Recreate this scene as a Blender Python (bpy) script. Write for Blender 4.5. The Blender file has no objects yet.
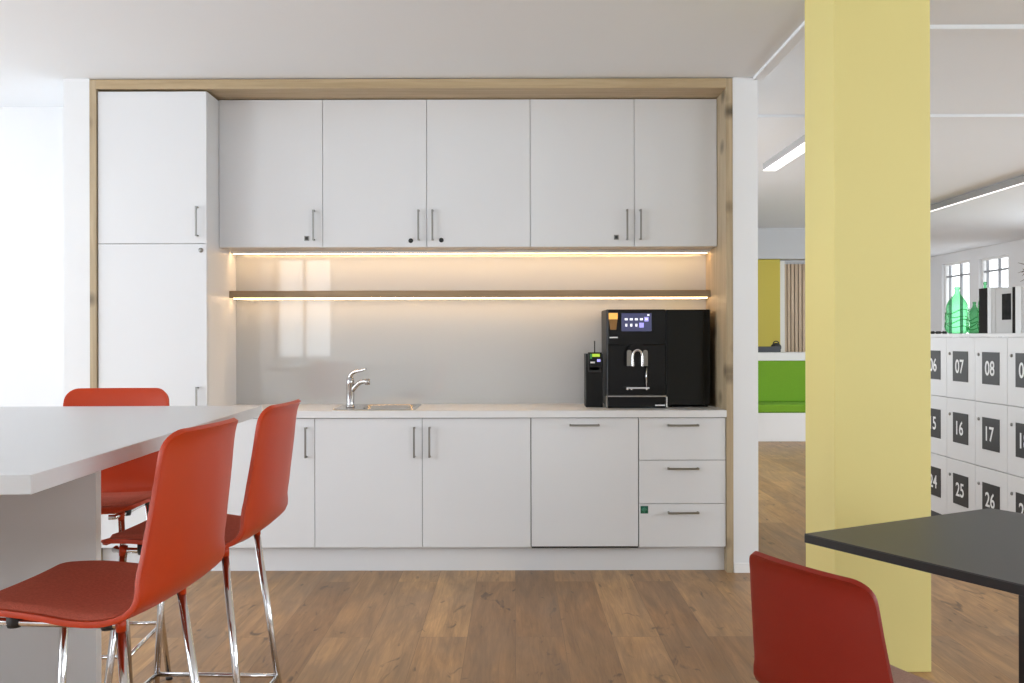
import bpy, bmesh, math, random
from mathutils import Vector, Matrix
random.seed(7)
PI = math.pi
S = bpy.context.scene
C = S.collection
S.view_settings.view_transform = 'Standard'
S.view_settings.look = 'None'
S.view_settings.exposure = 0.0

# ---------------------------------------------------------------- camera
H, F, CX, CY = 1.306, 970.0, 515.0, 338.0
def X_(px, Y): return (px - CX) / F * Y
def Z_(py, Y): return H + (CY - py) / F * Y
cd = bpy.data.cameras.new('camera'); cam = bpy.data.objects.new('camera', cd); C.objects.link(cam)
cam.location = (0, 0, H); cam.rotation_euler = (PI/2, math.radians(0.12), 0)
cd.sensor_width = 36; cd.lens = F / 1024 * 36
cd.shift_x = -(CX - 512) / 1024; cd.shift_y = (CY - 341.5) / 1024
cd.clip_start = 0.05
S.camera = cam

# ---------------------------------------------------------------- materials
def mat(name, col=(.8, .8, .8), rough=.5, metal=0., spec=.5, emit=None, es=0., coat=0., noise=0., nscale=8., bump=0., bscale=60.):
    m = bpy.data.materials.new(name); m.use_nodes = True
    nt = m.node_tree; b = nt.nodes['Principled BSDF']
    b.inputs['Base Color'].default_value = (*col, 1)
    b.inputs['Roughness'].default_value = rough
    b.inputs['Metallic'].default_value = metal
    b.inputs['Specular IOR Level'].default_value = spec
    b.inputs['Coat Weight'].default_value = coat
    if emit:
        b.inputs['Emission Color'].default_value = (*emit, 1); b.inputs['Emission Strength'].default_value = es
    if noise or bump:
        tc = nt.nodes.new('ShaderNodeTexCoord')
    if noise:
        n = nt.nodes.new('ShaderNodeTexNoise'); n.inputs['Scale'].default_value = nscale; n.inputs['Detail'].default_value = 5
        r = nt.nodes.new('ShaderNodeMapRange'); r.inputs['To Min'].default_value = 1 - noise; r.inputs['To Max'].default_value = 1 + noise
        v = nt.nodes.new('ShaderNodeVectorMath'); v.operation = 'SCALE'; v.inputs[0].default_value = col
        nt.links.new(tc.outputs['Object'], n.inputs['Vector']); nt.links.new(n.outputs['Fac'], r.inputs['Value'])
        nt.links.new(r.outputs['Result'], v.inputs['Scale']); nt.links.new(v.outputs['Vector'], b.inputs['Base Color'])
    if bump:
        n2 = nt.nodes.new('ShaderNodeTexNoise'); n2.inputs['Scale'].default_value = bscale; n2.inputs['Detail'].default_value = 3
        bp = nt.nodes.new('ShaderNodeBump'); bp.inputs['Strength'].default_value = bump; bp.inputs['Distance'].default_value = .002
        nt.links.new(tc.outputs['Object'], n2.inputs['Vector']); nt.links.new(n2.outputs['Fac'], bp.inputs['Height'])
        nt.links.new(bp.outputs['Normal'], b.inputs['Normal'])
    return m

def wood(name, c1, c2, stretch, rough=.5, knots=False):
    """straight grained oak; stretch = scale per axis (small along the grain)"""
    m = bpy.data.materials.new(name); m.use_nodes = True
    nt = m.node_tree; b = nt.nodes['Principled BSDF']; b.inputs['Roughness'].default_value = rough
    b.inputs['Specular IOR Level'].default_value = .35
    tc = nt.nodes.new('ShaderNodeTexCoord'); mp = nt.nodes.new('ShaderNodeMapping'); mp.inputs['Scale'].default_value = stretch
    n = nt.nodes.new('ShaderNodeTexNoise'); n.inputs['Scale'].default_value = 1; n.inputs['Detail'].default_value = 8; n.inputs['Roughness'].default_value = .65
    n.inputs['Distortion'].default_value = .6
    cr = nt.nodes.new('ShaderNodeValToRGB')
    cr.color_ramp.elements[0].position = .3; cr.color_ramp.elements[0].color = (*c1, 1)
    cr.color_ramp.elements[1].position = .7; cr.color_ramp.elements[1].color = (*c2, 1)
    L = nt.links.new
    L(tc.outputs['Object'], mp.inputs['Vector']); L(mp.outputs['Vector'], n.inputs['Vector']); L(n.outputs['Fac'], cr.inputs['Fac'])
    out = cr.outputs['Color']
    if knots:
        mp2 = nt.nodes.new('ShaderNodeMapping'); mp2.inputs['Scale'].default_value = (3.5, 3.5, 5.0)
        vo = nt.nodes.new('ShaderNodeTexVoronoi'); vo.inputs['Scale'].default_value = 1
        r = nt.nodes.new('ShaderNodeMapRange'); r.inputs['From Min'].default_value = .05; r.inputs['From Max'].default_value = .26
        r.inputs['To Min'].default_value = .3; r.inputs['To Max'].default_value = 1
        mx = nt.nodes.new('ShaderNodeMix'); mx.data_type = 'RGBA'; mx.blend_type = 'MULTIPLY'; mx.inputs['Factor'].default_value = 1
        L(tc.outputs['Object'], mp2.inputs['Vector']); L(mp2.outputs['Vector'], vo.inputs['Vector']); L(vo.outputs['Distance'], r.inputs['Value'])
        L(out, mx.inputs[6]); L(r.outputs['Result'], mx.inputs[7]); out = mx.outputs[2]
    L(out, b.inputs['Base Color'])
    return m

def floor_mat():
    m = bpy.data.materials.new('oak_planks'); m.use_nodes = True
    nt = m.node_tree; N = nt.nodes.new; L = nt.links.new; b = nt.nodes['Principled BSDF']
    tc = N('ShaderNodeTexCoord'); sp = N('ShaderNodeSeparateXYZ'); cb = N('ShaderNodeCombineXYZ')
    L(tc.outputs['Object'], sp.inputs[0]); L(sp.outputs['Y'], cb.inputs['X']); L(sp.outputs['X'], cb.inputs['Y'])
    br = N('ShaderNodeTexBrick'); br.offset = .37; br.offset_frequency = 2
    for k, v in (('Scale', 1), ('Mortar Size', .0012), ('Mortar Smooth', .3), ('Bias', 0), ('Brick Width', 2.6), ('Row Height', .21)): br.inputs[k].default_value = v
    br.inputs['Color1'].default_value = (0, 0, 0, 1); br.inputs['Color2'].default_value = (1, 1, 1, 1); br.inputs['Mortar'].default_value = (.5, .5, .5, 1)
    L(cb.outputs[0], br.inputs['Vector'])
    # per plank tone
    tone = N('ShaderNodeValToRGB'); e = tone.color_ramp.elements
    e[0].position = 0; e[0].color = (.31, .165, .068, 1); e[1].position = 1; e[1].color = (.51, .295, .125, 1)
    x = e.new(.5); x.color = (.41, .228, .095, 1)
    L(br.outputs['Color'], tone.inputs['Fac'])
    # shift the grain from plank to plank
    off = N('ShaderNodeVectorMath'); off.operation = 'MULTIPLY_ADD'; off.inputs[1].default_value = (13, 13, 13)
    L(br.outputs['Color'], off.inputs[0]); L(tc.outputs['Object'], off.inputs[2])
    def noise(scale, detail, dist, rough=.6):
        mp = N('ShaderNodeMapping'); mp.inputs['Scale'].default_value = scale
        n = N('ShaderNodeTexNoise'); n.inputs['Scale'].default_value = 1; n.inputs['Detail'].default_value = detail
        n.inputs['Distortion'].default_value = dist; n.inputs['Roughness'].default_value = rough
        L(off.outputs[0], mp.inputs['Vector']); L(mp.outputs[0], n.inputs['Vector']); return n
    def mul(a, fac_socket, lo, hi, f0=.3, f1=.7):
        r = N('ShaderNodeMapRange'); r.inputs['From Min'].default_value = f0; r.inputs['From Max'].default_value = f1
        r.inputs['To Min'].default_value = lo; r.inputs['To Max'].default_value = hi
        L(fac_socket, r.inputs['Value'])
        mx = N('ShaderNodeMix'); mx.data_type = 'RGBA'; mx.blend_type = 'MULTIPLY'; mx.inputs['Factor'].default_value = 1
        L(a, mx.inputs[6]); L(r.outputs['Result'], mx.inputs[7]); return mx.outputs[2]
    g = noise((55, 3.0, 1), 6, 1.4); col = mul(tone.outputs['Color'], g.outputs['Fac'], .80, 1.16)
    g2 = noise((7, .9, 1), 4, 2.2); col = mul(col, g2.outputs['Fac'], .70, 1.22)
    g3 = noise((16, 5.5, 1), 3, 1.0, .5); col = mul(col, g3.outputs['Fac'], .38, 1.0, .27, .37)   # dark knots and cracks
    # greyer tone in patches
    g4 = noise((2.2, 1.1, 1), 3, .5)
    r = N('ShaderNodeMapRange'); r.inputs['From Min'].default_value = .4; r.inputs['From Max'].default_value = .75; r.inputs['To Max'].default_value = .5
    L(g4.outputs['Fac'], r.inputs['Value'])
    mx = N('ShaderNodeMix'); mx.data_type = 'RGBA'; L(r.outputs['Result'], mx.inputs['Factor']); L(col, mx.inputs[6]); mx.inputs[7].default_value = (.22, .165, .12, 1)
    col = mul(mx.outputs[2], br.outputs['Fac'], 1, .55, 0, 1)
    L(col, b.inputs['Base Color']); b.inputs['Roughness'].default_value = .42; b.inputs['Specular IOR Level'].default_value = .4
    bp = N('ShaderNodeBump'); bp.inputs['Strength'].default_value = .25; bp.inputs['Distance'].default_value = .002
    L(g.outputs['Fac'], bp.inputs['Height']); L(bp.outputs['Normal'], b.inputs['Normal'])
    return m

def pane_mat(name, tint=(1, 1, 1), gloss=.04):
    m = bpy.data.materials.new(name); m.use_nodes = True; nt = m.node_tree; nt.nodes.clear(); N = nt.nodes.new; L = nt.links.new
    o = N('ShaderNodeOutputMaterial'); mx = N('ShaderNodeMixShader'); t = N('ShaderNodeBsdfTransparent'); g = N('ShaderNodeBsdfGlossy')
    mx.inputs[0].default_value = gloss
    t.inputs['Color'].default_value = (*tint, 1); g.inputs['Roughness'].default_value = .02
    L(t.outputs[0], mx.inputs[1]); L(g.outputs[0], mx.inputs[2]); L(mx.outputs[0], o.inputs[0])
    return m

def green_glass_mat():
    m = bpy.data.materials.new('green_glass'); m.use_nodes = True; nt = m.node_tree; N = nt.nodes.new; L = nt.links.new
    b = nt.nodes['Principled BSDF']; b.inputs['Base Color'].default_value = (.008, .24, .05, 1); b.inputs['Roughness'].default_value = .05
    t = N('ShaderNodeBsdfTransparent'); t.inputs['Color'].default_value = (.52, .92, .64, 1)
    lw = N('ShaderNodeLayerWeight'); lw.inputs['Blend'].default_value = .35
    r = N('ShaderNodeMapRange'); r.inputs['To Min'].default_value = .12; r.inputs['To Max'].default_value = .85
    mx = N('ShaderNodeMixShader'); o = nt.nodes['Material Output']
    L(lw.outputs['Facing'], r.inputs['Value']); L(r.outputs[0], mx.inputs[0]); L(t.outputs[0], mx.inputs[1]); L(b.outputs[0], mx.inputs[2]); L(mx.outputs[0], o.inputs[0])
    return m

M = dict(
    wall=mat('white_plaster', (.80, .81, .825), .8, noise=.012, nscale=2, bump=.05, bscale=90),
    ceil=mat('white_ceiling_paint', (.85, .88, .915), .9, noise=.012, nscale=1.5),
    trim=mat('white_trim_paint', (.84, .84, .84), .5),
    cab=mat('white_laminate', (.765, .775, .795), .38, spec=.4, noise=.008, nscale=3),
    carc=mat('white_carcass', (.66, .66, .66), .55),
    gap=mat('shadow_gap_grey', (.16, .155, .15), .7),
    top=mat('white_worktop_laminate', (.80, .80, .81), .28, noise=.01, nscale=20),
    panel=mat('white_table_panel', (.84, .845, .85), .45, noise=.01, nscale=12),
    table=mat('white_table_laminate', (.64, .645, .655), .32, spec=.45, noise=.01, nscale=12),
    splash=mat('grey_backpainted_glass', (.52, .535, .54), .025, spec=.75, coat=.3),
    oak=wood('pale_oak_upright', (.36, .275, .17), (.53, .42, .275), (30, 30, 1.4), knots=True),
    oakx=wood('pale_oak_lengthwise', (.40, .295, .17), (.57, .44, .275), (1.4, 30, 30)),
    shelf=wood('shelf_oak', (.30, .205, .12), (.42, .30, .18), (2, 40, 40)),
    slat=wood('slat_oak', (.50, .37, .25), (.66, .52, .38), (30, 30, 1.4)),
    steel=mat('brushed_steel', (.30, .295, .28), .34, metal=1, noise=.06, nscale=40),
    sinksteel=mat('sink_steel', (.62, .61, .60), .24, metal=1, noise=.04, nscale=30),
    tapchrome=mat('tap_chrome', (.50, .50, .51), .12, metal=1, noise=.02, nscale=10),
    chrome=mat('polished_chrome', (.74, .74, .75), .07, metal=1, noise=.02, nscale=10),
    black=mat('matt_black_metal', (.005, .0055, .0055), .40, spec=.25, noise=.08, nscale=20),
    blackg=mat('gloss_black', (.005, .0055, .006), .18, spec=.3, noise=.05, nscale=20),
    blackpl=mat('black_plastic', (.018, .018, .018), .5, noise=.05, nscale=30),
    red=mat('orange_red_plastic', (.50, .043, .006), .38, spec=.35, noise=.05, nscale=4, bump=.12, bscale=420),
    red_shade=mat('shaded_red_plastic', (.25, .017, .007), .45, spec=.3, noise=.04, nscale=4, bump=.12, bscale=420),  # red shell plastic darkened, as the low chair faces away from the light
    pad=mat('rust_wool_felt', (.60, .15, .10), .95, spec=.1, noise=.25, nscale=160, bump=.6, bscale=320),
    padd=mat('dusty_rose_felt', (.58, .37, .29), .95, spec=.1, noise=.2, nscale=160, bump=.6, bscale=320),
    yel=mat('yellow_paint', (.79, .69, .27), .55, noise=.012, nscale=2),
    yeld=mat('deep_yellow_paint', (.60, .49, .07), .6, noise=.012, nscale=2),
    bulk=mat('shade_grey_plaster', (.60, .61, .62), .9, noise=.012, nscale=2),  # shade put into the plaster colour, the bulkhead gets less light
    lamphouse=mat('lamp_housing_grey', (.42, .42, .43), .5, noise=.02, nscale=10),
    blk=mat('anthracite_linoleum', (.055, .055, .056), .42, spec=.4, noise=.06, nscale=50),
    blkedge=mat('black_table_edge', (.016, .016, .016), .5, noise=.05, nscale=30),
    green=mat('lime_green_upholstery', (.17, .37, .014), .8, noise=.06, nscale=40, bump=.2, bscale=200),
    locker=mat('white_locker_lacquer', (.72, .72, .725), .42, noise=.01, nscale=3),
    plate=mat('black_number_plate', (.020, .020, .021), .5, noise=.05, nscale=30),
    digit=mat('white_print', (.85, .85, .85), .6),
    led=mat('warm_led', (1, .8, .5), .5, emit=(1, .64, .32), es=13),
    lamp=mat('lamp_diffuser', (1, 1, 1), .5, emit=(1, .99, .97), es=1.5),
    screen=mat('touch_screen_blue', (.02, .02, .04), .25, emit=(.055, .06, .13), es=1),
    icon=mat('screen_icon_white', (.8, .8, .8), .5, emit=(.85, .85, 1), es=.9),
    tile=mat('screen_tile_lilac', (.3, .28, .6), .4, emit=(.36, .33, .85), es=.9),
    amber=mat('amber_glow', (.6, .3, .05), .3, emit=(1, .55, .14), es=.75),
    amberd=mat('dark_amber_glow', (.1, .05, .01), .3, emit=(.16, .075, .02), es=.9),
    lime=mat('terminal_screen_yellow', (.3, .5, .05), .4, emit=(.55, .72, .04), es=.55),
    limed=mat('terminal_screen_green', (.02, .14, .03), .4, emit=(.03, .25, .05), es=.5),
    sticker=mat('green_sticker', (.012, .125, .075), .5),
    stickerl=mat('pale_green_print', (.05, .24, .15), .5),
    glass=pane_mat('window_glass'),
    gglass=green_glass_mat(),
    bookd=mat('dark_book_cloth', (.022, .02, .019), .9, spec=.1, noise=.1, nscale=60),
    bookw=mat('white_book_cover', (.72, .72, .72), .55, noise=.02, nscale=30),
    bookg=mat('pale_grey_book_cover', (.50, .49, .48), .6, noise=.03, nscale=30),
    photo=mat('dark_cover_photo', (.028, .028, .028), .95, spec=.05, noise=.85, nscale=22),
    paper=mat('paper_pages', (.75, .73, .68), .9, noise=.05, nscale=120),
    leaf=mat('dry_brown_leaf', (.10, .055, .035), .7, noise=.2, nscale=30),
    pot=mat('grey_ceramic', (.45, .45, .44), .5, noise=.03, nscale=20),
    grey=mat('dark_grey_plastic', (.06, .065, .075), .5, noise=.05, nscale=20),
    muntin=mat('grey_window_bar', (.30, .31, .33), .5),
)
M['floor'] = floor_mat()

# ---------------------------------------------------------------- mesh building
class MB:
    def __init__(s): s.bm = bmesh.new()
    def _mark(s, faces, mi, smooth):
        for f in faces: f.material_index = mi; f.smooth = smooth
    def box(s, x0, x1, y0, y1, z0, z1, bev=0., mi=0, seg=2):
        x0, x1 = sorted((x0, x1)); y0, y1 = sorted((y0, y1)); z0, z1 = sorted((z0, z1))
        v = [s.bm.verts.new(p) for p in ((x0,y0,z0),(x1,y0,z0),(x1,y1,z0),(x0,y1,z0),(x0,y0,z1),(x1,y0,z1),(x1,y1,z1),(x0,y1,z1))]
        fs = [s.bm.faces.new([v[i] for i in q]) for q in ((0,3,2,1),(4,5,6,7),(0,1,5,4),(1,2,6,5),(2,3,7,6),(3,0,4,7))]
        s._mark(fs, mi, False)
        if bev:
            es = list({e for f in fs for e in f.edges})
            r = bmesh.ops.bevel(s.bm, geom=es, offset=bev, segments=seg, affect='EDGES', profile=.5)
            for f in r['faces']: f.material_index = mi
        return s
    def poly(s, pts, d, mi=0, smooth=False):
        """closed polygon pts (3D) extruded by vector d"""
        d = Vector(d); a = [s.bm.verts.new(p) for p in pts]; b = [s.bm.verts.new(Vector(p) + d) for p in pts]
        n = len(pts); fs = [s.bm.faces.new(a[::-1]), s.bm.faces.new(b)]
        sd = [s.bm.faces.new((a[i], a[(i+1) % n], b[(i+1) % n], b[i])) for i in range(n)]
        s._mark(fs, mi, False); s._mark(sd, mi, smooth); return s
    def tube(s, pts, r, n=12, mi=0, caps=True, smooth_pts=0):
        pts = [Vector(p) for p in pts]
        for _ in range(smooth_pts):
            q = [pts[0]]
            for i in range(len(pts)-1): q += [pts[i].lerp(pts[i+1], .25), pts[i].lerp(pts[i+1], .75)]
            pts = q + [pts[-1]]
        rr = r if isinstance(r, (list, tuple)) else [r] * len(pts)
        if len(rr) != len(pts): rr = [rr[0] + (rr[-1]-rr[0]) * i/(len(pts)-1) for i in range(len(pts))]
        rings = []; up = None
        for i, p in enumerate(pts):
            t = (pts[min(i+1, len(pts)-1)] - pts[max(i-1, 0)]).normalized()
            if up is None:
                up = t.orthogonal().normalized()
            else:
                up = (up - t * up.dot(t)); up = up.normalized() if up.length > 1e-6 else t.orthogonal().normalized()
            w = t.cross(up)
            rings.append([s.bm.verts.new(p + (up*math.cos(2*PI*k/n) + w*math.sin(2*PI*k/n)) * rr[i]) for k in range(n)])
        for a, b in zip(rings, rings[1:]):
            for k in range(n):
                f = s.bm.faces.new((a[k], a[(k+1) % n], b[(k+1) % n], b[k])); f.smooth = True; f.material_index = mi
        if caps:
            for rg, rev in ((rings[0], True), (rings[-1], False)):
                f = s.bm.faces.new(rg[::-1] if rev else rg); f.material_index = mi
        return s
    def lathe(s, prof, c, n=32, mi=0, axis='z'):
        rings = []
        for r, h in prof:
            rg = []
            for k in range(n):
                a = 2*PI*k/n; u, w = r*math.cos(a), r*math.sin(a)
                rg.append(s.bm.verts.new((c[0]+u, c[1]+w, c[2]+h) if axis == 'z' else (c[0]+u, c[1]-h, c[2]+w) if axis == 'y' else (c[0]-h, c[1]+u, c[2]+w)))
            rings.append(rg)
        for a, b in zip(rings, rings[1:]):
            for k in range(n):
                f = s.bm.faces.new((a[k], a[(k+1) % n], b[(k+1) % n], b[k])); f.smooth = True; f.material_index = mi
        for rg in (rings[0], rings[-1]):
            f = s.bm.faces.new(rg); f.material_index = mi
        return s
    def ball(s, c, r, n=14, mi=0, sc=(1,1,1)):
        r_ = bmesh.ops.create_uvsphere(s.bm, u_segments=n, v_segments=n//2+2, radius=r, matrix=Matrix.Translation(c) @ Matrix.Diagonal((*sc, 1)))
        for v in r_['verts']:
            for f in v.link_faces: f.smooth = True; f.material_index = mi
        return s
    def grid(s, rows, mi=0):
        vs = [[s.bm.verts.new(p) for p in r] for r in rows]
        for a, b in zip(vs, vs[1:]):
            for k in range(len(a)-1):
                f = s.bm.faces.new((a[k], a[k+1], b[k+1], b[k])); f.smooth = True; f.material_index = mi
        return s
    def text(s, txt, size, mtx, depth=.001, mi=0, squeeze=1.):
        cu = bpy.data.curves.new('t', 'FONT'); cu.body = txt; cu.size = size; cu.align_x = 'CENTER'; cu.align_y = 'CENTER'; cu.extrude = depth/2
        cu.offset = size * .012; cu.resolution_u = 4
        ob = bpy.data.objects.new('t', cu); C.objects.link(ob)
        me = bpy.data.meshes.new_from_object(ob.evaluated_get(bpy.context.evaluated_depsgraph_get()))
        xs = [v.co.x for v in me.vertices]; ys = [v.co.y for v in me.vertices]
        ox, oy = (min(xs)+max(xs))/2, (min(ys)+max(ys))/2
        for v in me.vertices: v.co.x = (v.co.x-ox)*squeeze; v.co.y -= oy
        n0 = len(s.bm.verts); f0 = len(s.bm.faces)
        me.transform(mtx); s.bm.from_mesh(me); s.bm.faces.ensure_lookup_table()
        for f in s.bm.faces[f0:]: f.material_index = mi
        bpy.data.objects.remove(ob); bpy.data.meshes.remove(me); bpy.data.curves.remove(cu); return s

def root_loc(p):
    while p.parent: p = p.parent
    return p.location if p.type == 'EMPTY' else Vector((0, 0, 0))
def build(name, mb, mats, parent=None, fix=True):
    if fix: bmesh.ops.recalc_face_normals(mb.bm, faces=mb.bm.faces)
    me = bpy.data.meshes.new(name)
    if parent is not None: bmesh.ops.translate(mb.bm, verts=mb.bm.verts, vec=-root_loc(parent))
    mb.bm.to_mesh(me); mb.bm.free()
    for m in (mats if isinstance(mats, (list, tuple)) else [mats]): me.materials.append(M[m])
    o = bpy.data.objects.new(name, me); C.objects.link(o); o.parent = parent
    return o
def tag(o, label, cat, group=None):
    o['label'] = label; o['category'] = cat
    if group: o['group'] = group
    return o
def thing(name, label, cat, loc=(0, 0, 0), rz=0, group=None):
    o = bpy.data.objects.new(name, None); C.objects.link(o); o.empty_display_size = .05
    o.location = loc; o.rotation_euler = (0, 0, rz)
    return tag(o, label, cat, group)
def struct(name, mb, mats, parent=None):
    o = build(name, mb, mats, parent)
    if parent is None: o['kind'] = 'structure'
    return o
def dup(root, loc, rz, label):
    r = root.copy(); C.objects.link(r); r.location = loc; r.rotation_euler = (0, 0, rz); r['label'] = label
    for ch in list(root.children):
        c = ch.copy(); C.objects.link(c); c.parent = r
        for g in ch.children:
            d = g.copy(); C.objects.link(d); d.parent = c
    return r

# ---------------------------------------------------------------- the room
XL, XR, YB, YF = -5.0, 8.3, -2.6, 20.0
ZC, ZC2 = 2.752, 2.90
YW = 6.10                                        # rear face of the kitchen wall block
struct('floor', MB().box(XL-.2, XR+.2, YB-.2, YF+.2, -.1, 0), 'floor')
struct('ceiling', MB().box(XL-.2, 1.36, YB-.2, YW+.2, ZC, ZC+.35), 'ceil')
mb = MB().box(1.36, XR+.2, YB-.2, YF+.2, ZC2, ZC2+.2); mb.box(.9, 1.36, YW+.2, YF+.2, ZC2, ZC2+.2)
struct('ceiling.001', mb, 'ceil')
struct('trim_1', MB().box(1.325, 1.385, YB, 5.388, ZC-.016, ZC+.03, .006), 'ceil')
struct('trim_2', MB().box(1.40, XR, 4.95, 5.02, ZC2-.022, ZC2+.01, .006), 'ceil')
struct('trim_3', MB().box(1.40, XR, 6.93, 7.02, ZC2-.022, ZC2+.01, .006), 'ceil')

YP = 5.39                                        # front plane of the piers beside the niche
XF0, XF1 = X_(90, 5.39), X_(733, 5.39)           # outer edges of the oak surround
struct('wall_left_pier', MB().box(X_(64, YP), XF0-.001, YP, YW-.12, 0, ZC), 'wall')
struct('wall_right_pier', MB().box(XF1+.001, X_(758, YP), YP, YW-.12, 0, ZC), 'wall')
struct('wall_back', MB().box(X_(64, YP), X_(758, YP), YW-.12, YW, 0, ZC), 'wall')
struct('wall_left_rear', MB().box(XL, X_(64, YP), YW-.05, YW, 0, ZC), 'wall')
struct('baseboard_right', MB().box(XF1+.002, X_(758, YP)+.012, YP-.012, YP, 0, .055, .003), 'trim')
struct('baseboard_left', MB().box(X_(64, YP)-.012, XF0-.002, YP-.012, YP, 0, .055, .003), 'trim')
struct('wall_far', MB().box(.9, XR, YF, YF+.15, 0, ZC2), 'wall')

def wall_with_openings(name, axis, p, t, a0, a1, z1, ops):
    """wall of thickness t at axis=p running a0..a1 with (b0,b1,s0,s1) openings"""
    mb = MB(); cur = a0
    def bx(u0, u1, s0, s1):
        if u1-u0 < 1e-4 or s1-s0 < 1e-4: return
        mb.box(p, p+t, u0, u1, s0, s1) if axis == 'x' else mb.box(u0, u1, p, p+t, s0, s1)
    for b0, b1, s0, s1 in sorted(ops):
        bx(cur, b0, 0, z1); bx(b0, b1, 0, s0); bx(b0, b1, s1, z1); cur = b1
    bx(cur, a1, 0, z1)
    return struct(name, mb, 'wall')
wn = [0]
def window(axis, p, t, b0, b1, s0, s1, bars_v=(), bars_h=(), fm='trim', bm_='trim', fw=.06):
    wn[0] += 1
    r = bpy.data.objects.new('window_%d' % wn[0], None); C.objects.link(r); r['kind'] = 'structure'
    q0, q1 = p + t*.3, p + t*.7
    def bx(mb, u0, u1, z0, z1, d0=q0, d1=q1):
        mb.box(d0, d1, u0, u1, z0, z1) if axis == 'x' else mb.box(u0, u1, d0, d1, z0, z1)
    mb = MB(); bx(mb, b0, b0+fw, s0, s1); bx(mb, b1-fw, b1, s0, s1); bx(mb, b0+fw, b1-fw, s0, s0+fw); bx(mb, b0+fw, b1-fw, s1-fw, s1)
    build('window_frame', mb, fm, r)
    mid = (q0+q1)/2
    if bars_v or bars_h:
        mb = MB()
        for v, w in bars_v: bx(mb, v-w/2, v+w/2, s0+fw, s1-fw, mid-.02, mid+.02)
        for h, w in bars_h: bx(mb, b0+fw, b1-fw, h-w/2, h+w/2, mid-.019, mid+.019)
        build('glazing_bar', mb, bm_, r)
    mb = MB(); bx(mb, b0+fw, b1-fw, s0+fw, s1-fw, mid-.003, mid+.003); build('pane', mb, 'glass', r)
    return r
def day(loc, rot, sx, sy, p, col=(1, 1, 1)):  # area lamp outside a window, also used for the added, unseen windows
    l = bpy.data.lights.new('daylight', 'AREA'); l.shape = 'RECTANGLE'; l.size = sx; l.size_y = sy; l.energy = p; l.color = col
    o = bpy.data.objects.new('daylight', l); C.objects.link(o); o.location = loc; o.rotation_euler = rot; return o

# left wall: large windows towards the daylight
opsL = [(-2.0, -.2, .5, 2.55), (.4, 2.6, .5, 2.55), (3.1, 5.6, .4, 2.6)]
wall_with_openings('wall_left', 'x', XL-.2, .2, YB, YW, ZC, opsL)
for b0, b1, s0, s1 in opsL:
    window('x', XL-.2, .2, b0, b1, s0, s1, [((b0+b1)/2, .06)], [])
    day((XL-.45, (b0+b1)/2, (s0+s1)/2), (0, -PI/2, 0), s1-s0, b1-b0, (62 if b0 > 3 else 132) * (b1-b0)*(s1-s0)/5, (.85, .93, 1))
# wall behind the camera
opsB = [(-3.62, -2.72, .98, 2.55), (3.3, 5.3, .9, 2.6), (5.9, 7.9, .9, 2.6)]
wall_with_openings('wall_rear', 'y', YB-.2, .2, XL-.2, XR+.2, ZC2, opsB)
window('y', YB-.2, .2, *opsB[0], [(-3.17, .05)], [(1.95, .06)])
day((-3.17, YB-.5, 1.8), (PI/2, 0, 0), .9, 1.55, 9, (.85, .93, 1))
for b in opsB[1:]:  # unseen windows and lamps added to light the cupboard fronts
    window('y', YB-.2, .2, *b, [((b[0]+b[1])/2, .06)], [])
    day(((b[0]+b[1])/2, YB-.5, 1.75), (PI/2, 0, 0), b[1]-b[0], 1.7, 90, (.85, .93, 1))
# right wall of the neighbouring space
opsR = [(-1, 1, .9, 2.6), (2, 4, .9, 2.6), (5, 7, .9, 2.6), (8, 10, .9, 2.6), (11, 13, .9, 2.6), (16.32, 17.36, .9, 2.70), (17.72, 18.86, .9, 2.72)]
wall_with_openings('wall_right', 'x', XR, .2, YB, YF, ZC2, opsR)
for b in opsR[:5]:  # unseen windows and lamps added along this wall for more light
    window('x', XR, .2, *b, [((b[0]+b[1])/2, .06)], [])
    day((XR+.5, (b[0]+b[1])/2, 1.75), (0, PI/2, 0), 1.7, 2.0, 90, (.85, .93, 1))
for b in opsR[5:]:
    w = b[1]-b[0]
    window('x', XR, .2, *b, [(b[0]+.46*w, .04), (b[0]+.87*w, .025)], [(2.47, .03)], 'trim', 'muntin', .035)

opsS = [(6.9, 10.4, .8, 2.6), (15.2, 19.2, .8, 2.6)]
wall_with_openings('wall_side', 'x', .9, .1, YW, YF, ZC2, opsS)
for b in opsS:  # unseen windows and lamps added to brighten lockers, ceiling and right wall
    window('x', .9, .1, *b, [((b[0]+b[1])/2, .06)], [])
    day((.62, (b[0]+b[1])/2, 1.7), (0, -PI/2, 0), 1.8, b[1]-b[0], 45 if b[0] < 10 else 110, (.92, .965, 1))

# ---------------------------------------------------------------- kitchen niche
YL = 5.40; YU = 5.62; YBK = 5.965; SC = F/YL
fi0, fi1 = X_(98, YL)-.003, X_(726, YL)          # inner edges of the surround
zfi = 2.694; zfo = 2.747
t = thing('oak_surround', 'pale oak frame lining the white kitchen niche', 'frame', (0, YL, 0))
build('side_panel', MB().box(XF0, fi0, YL-.012, YBK+.01, .0, zfo, .001), 'oak', t)
build('side_panel', MB().box(fi1, XF1, YL-.012, YBK+.01, .0, zfo, .001), 'oak', t)
build('top_panel', MB().box(fi0, fi1, YL-.012, YBK+.01, zfi, zfo, .001), 'oakx', t)

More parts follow.
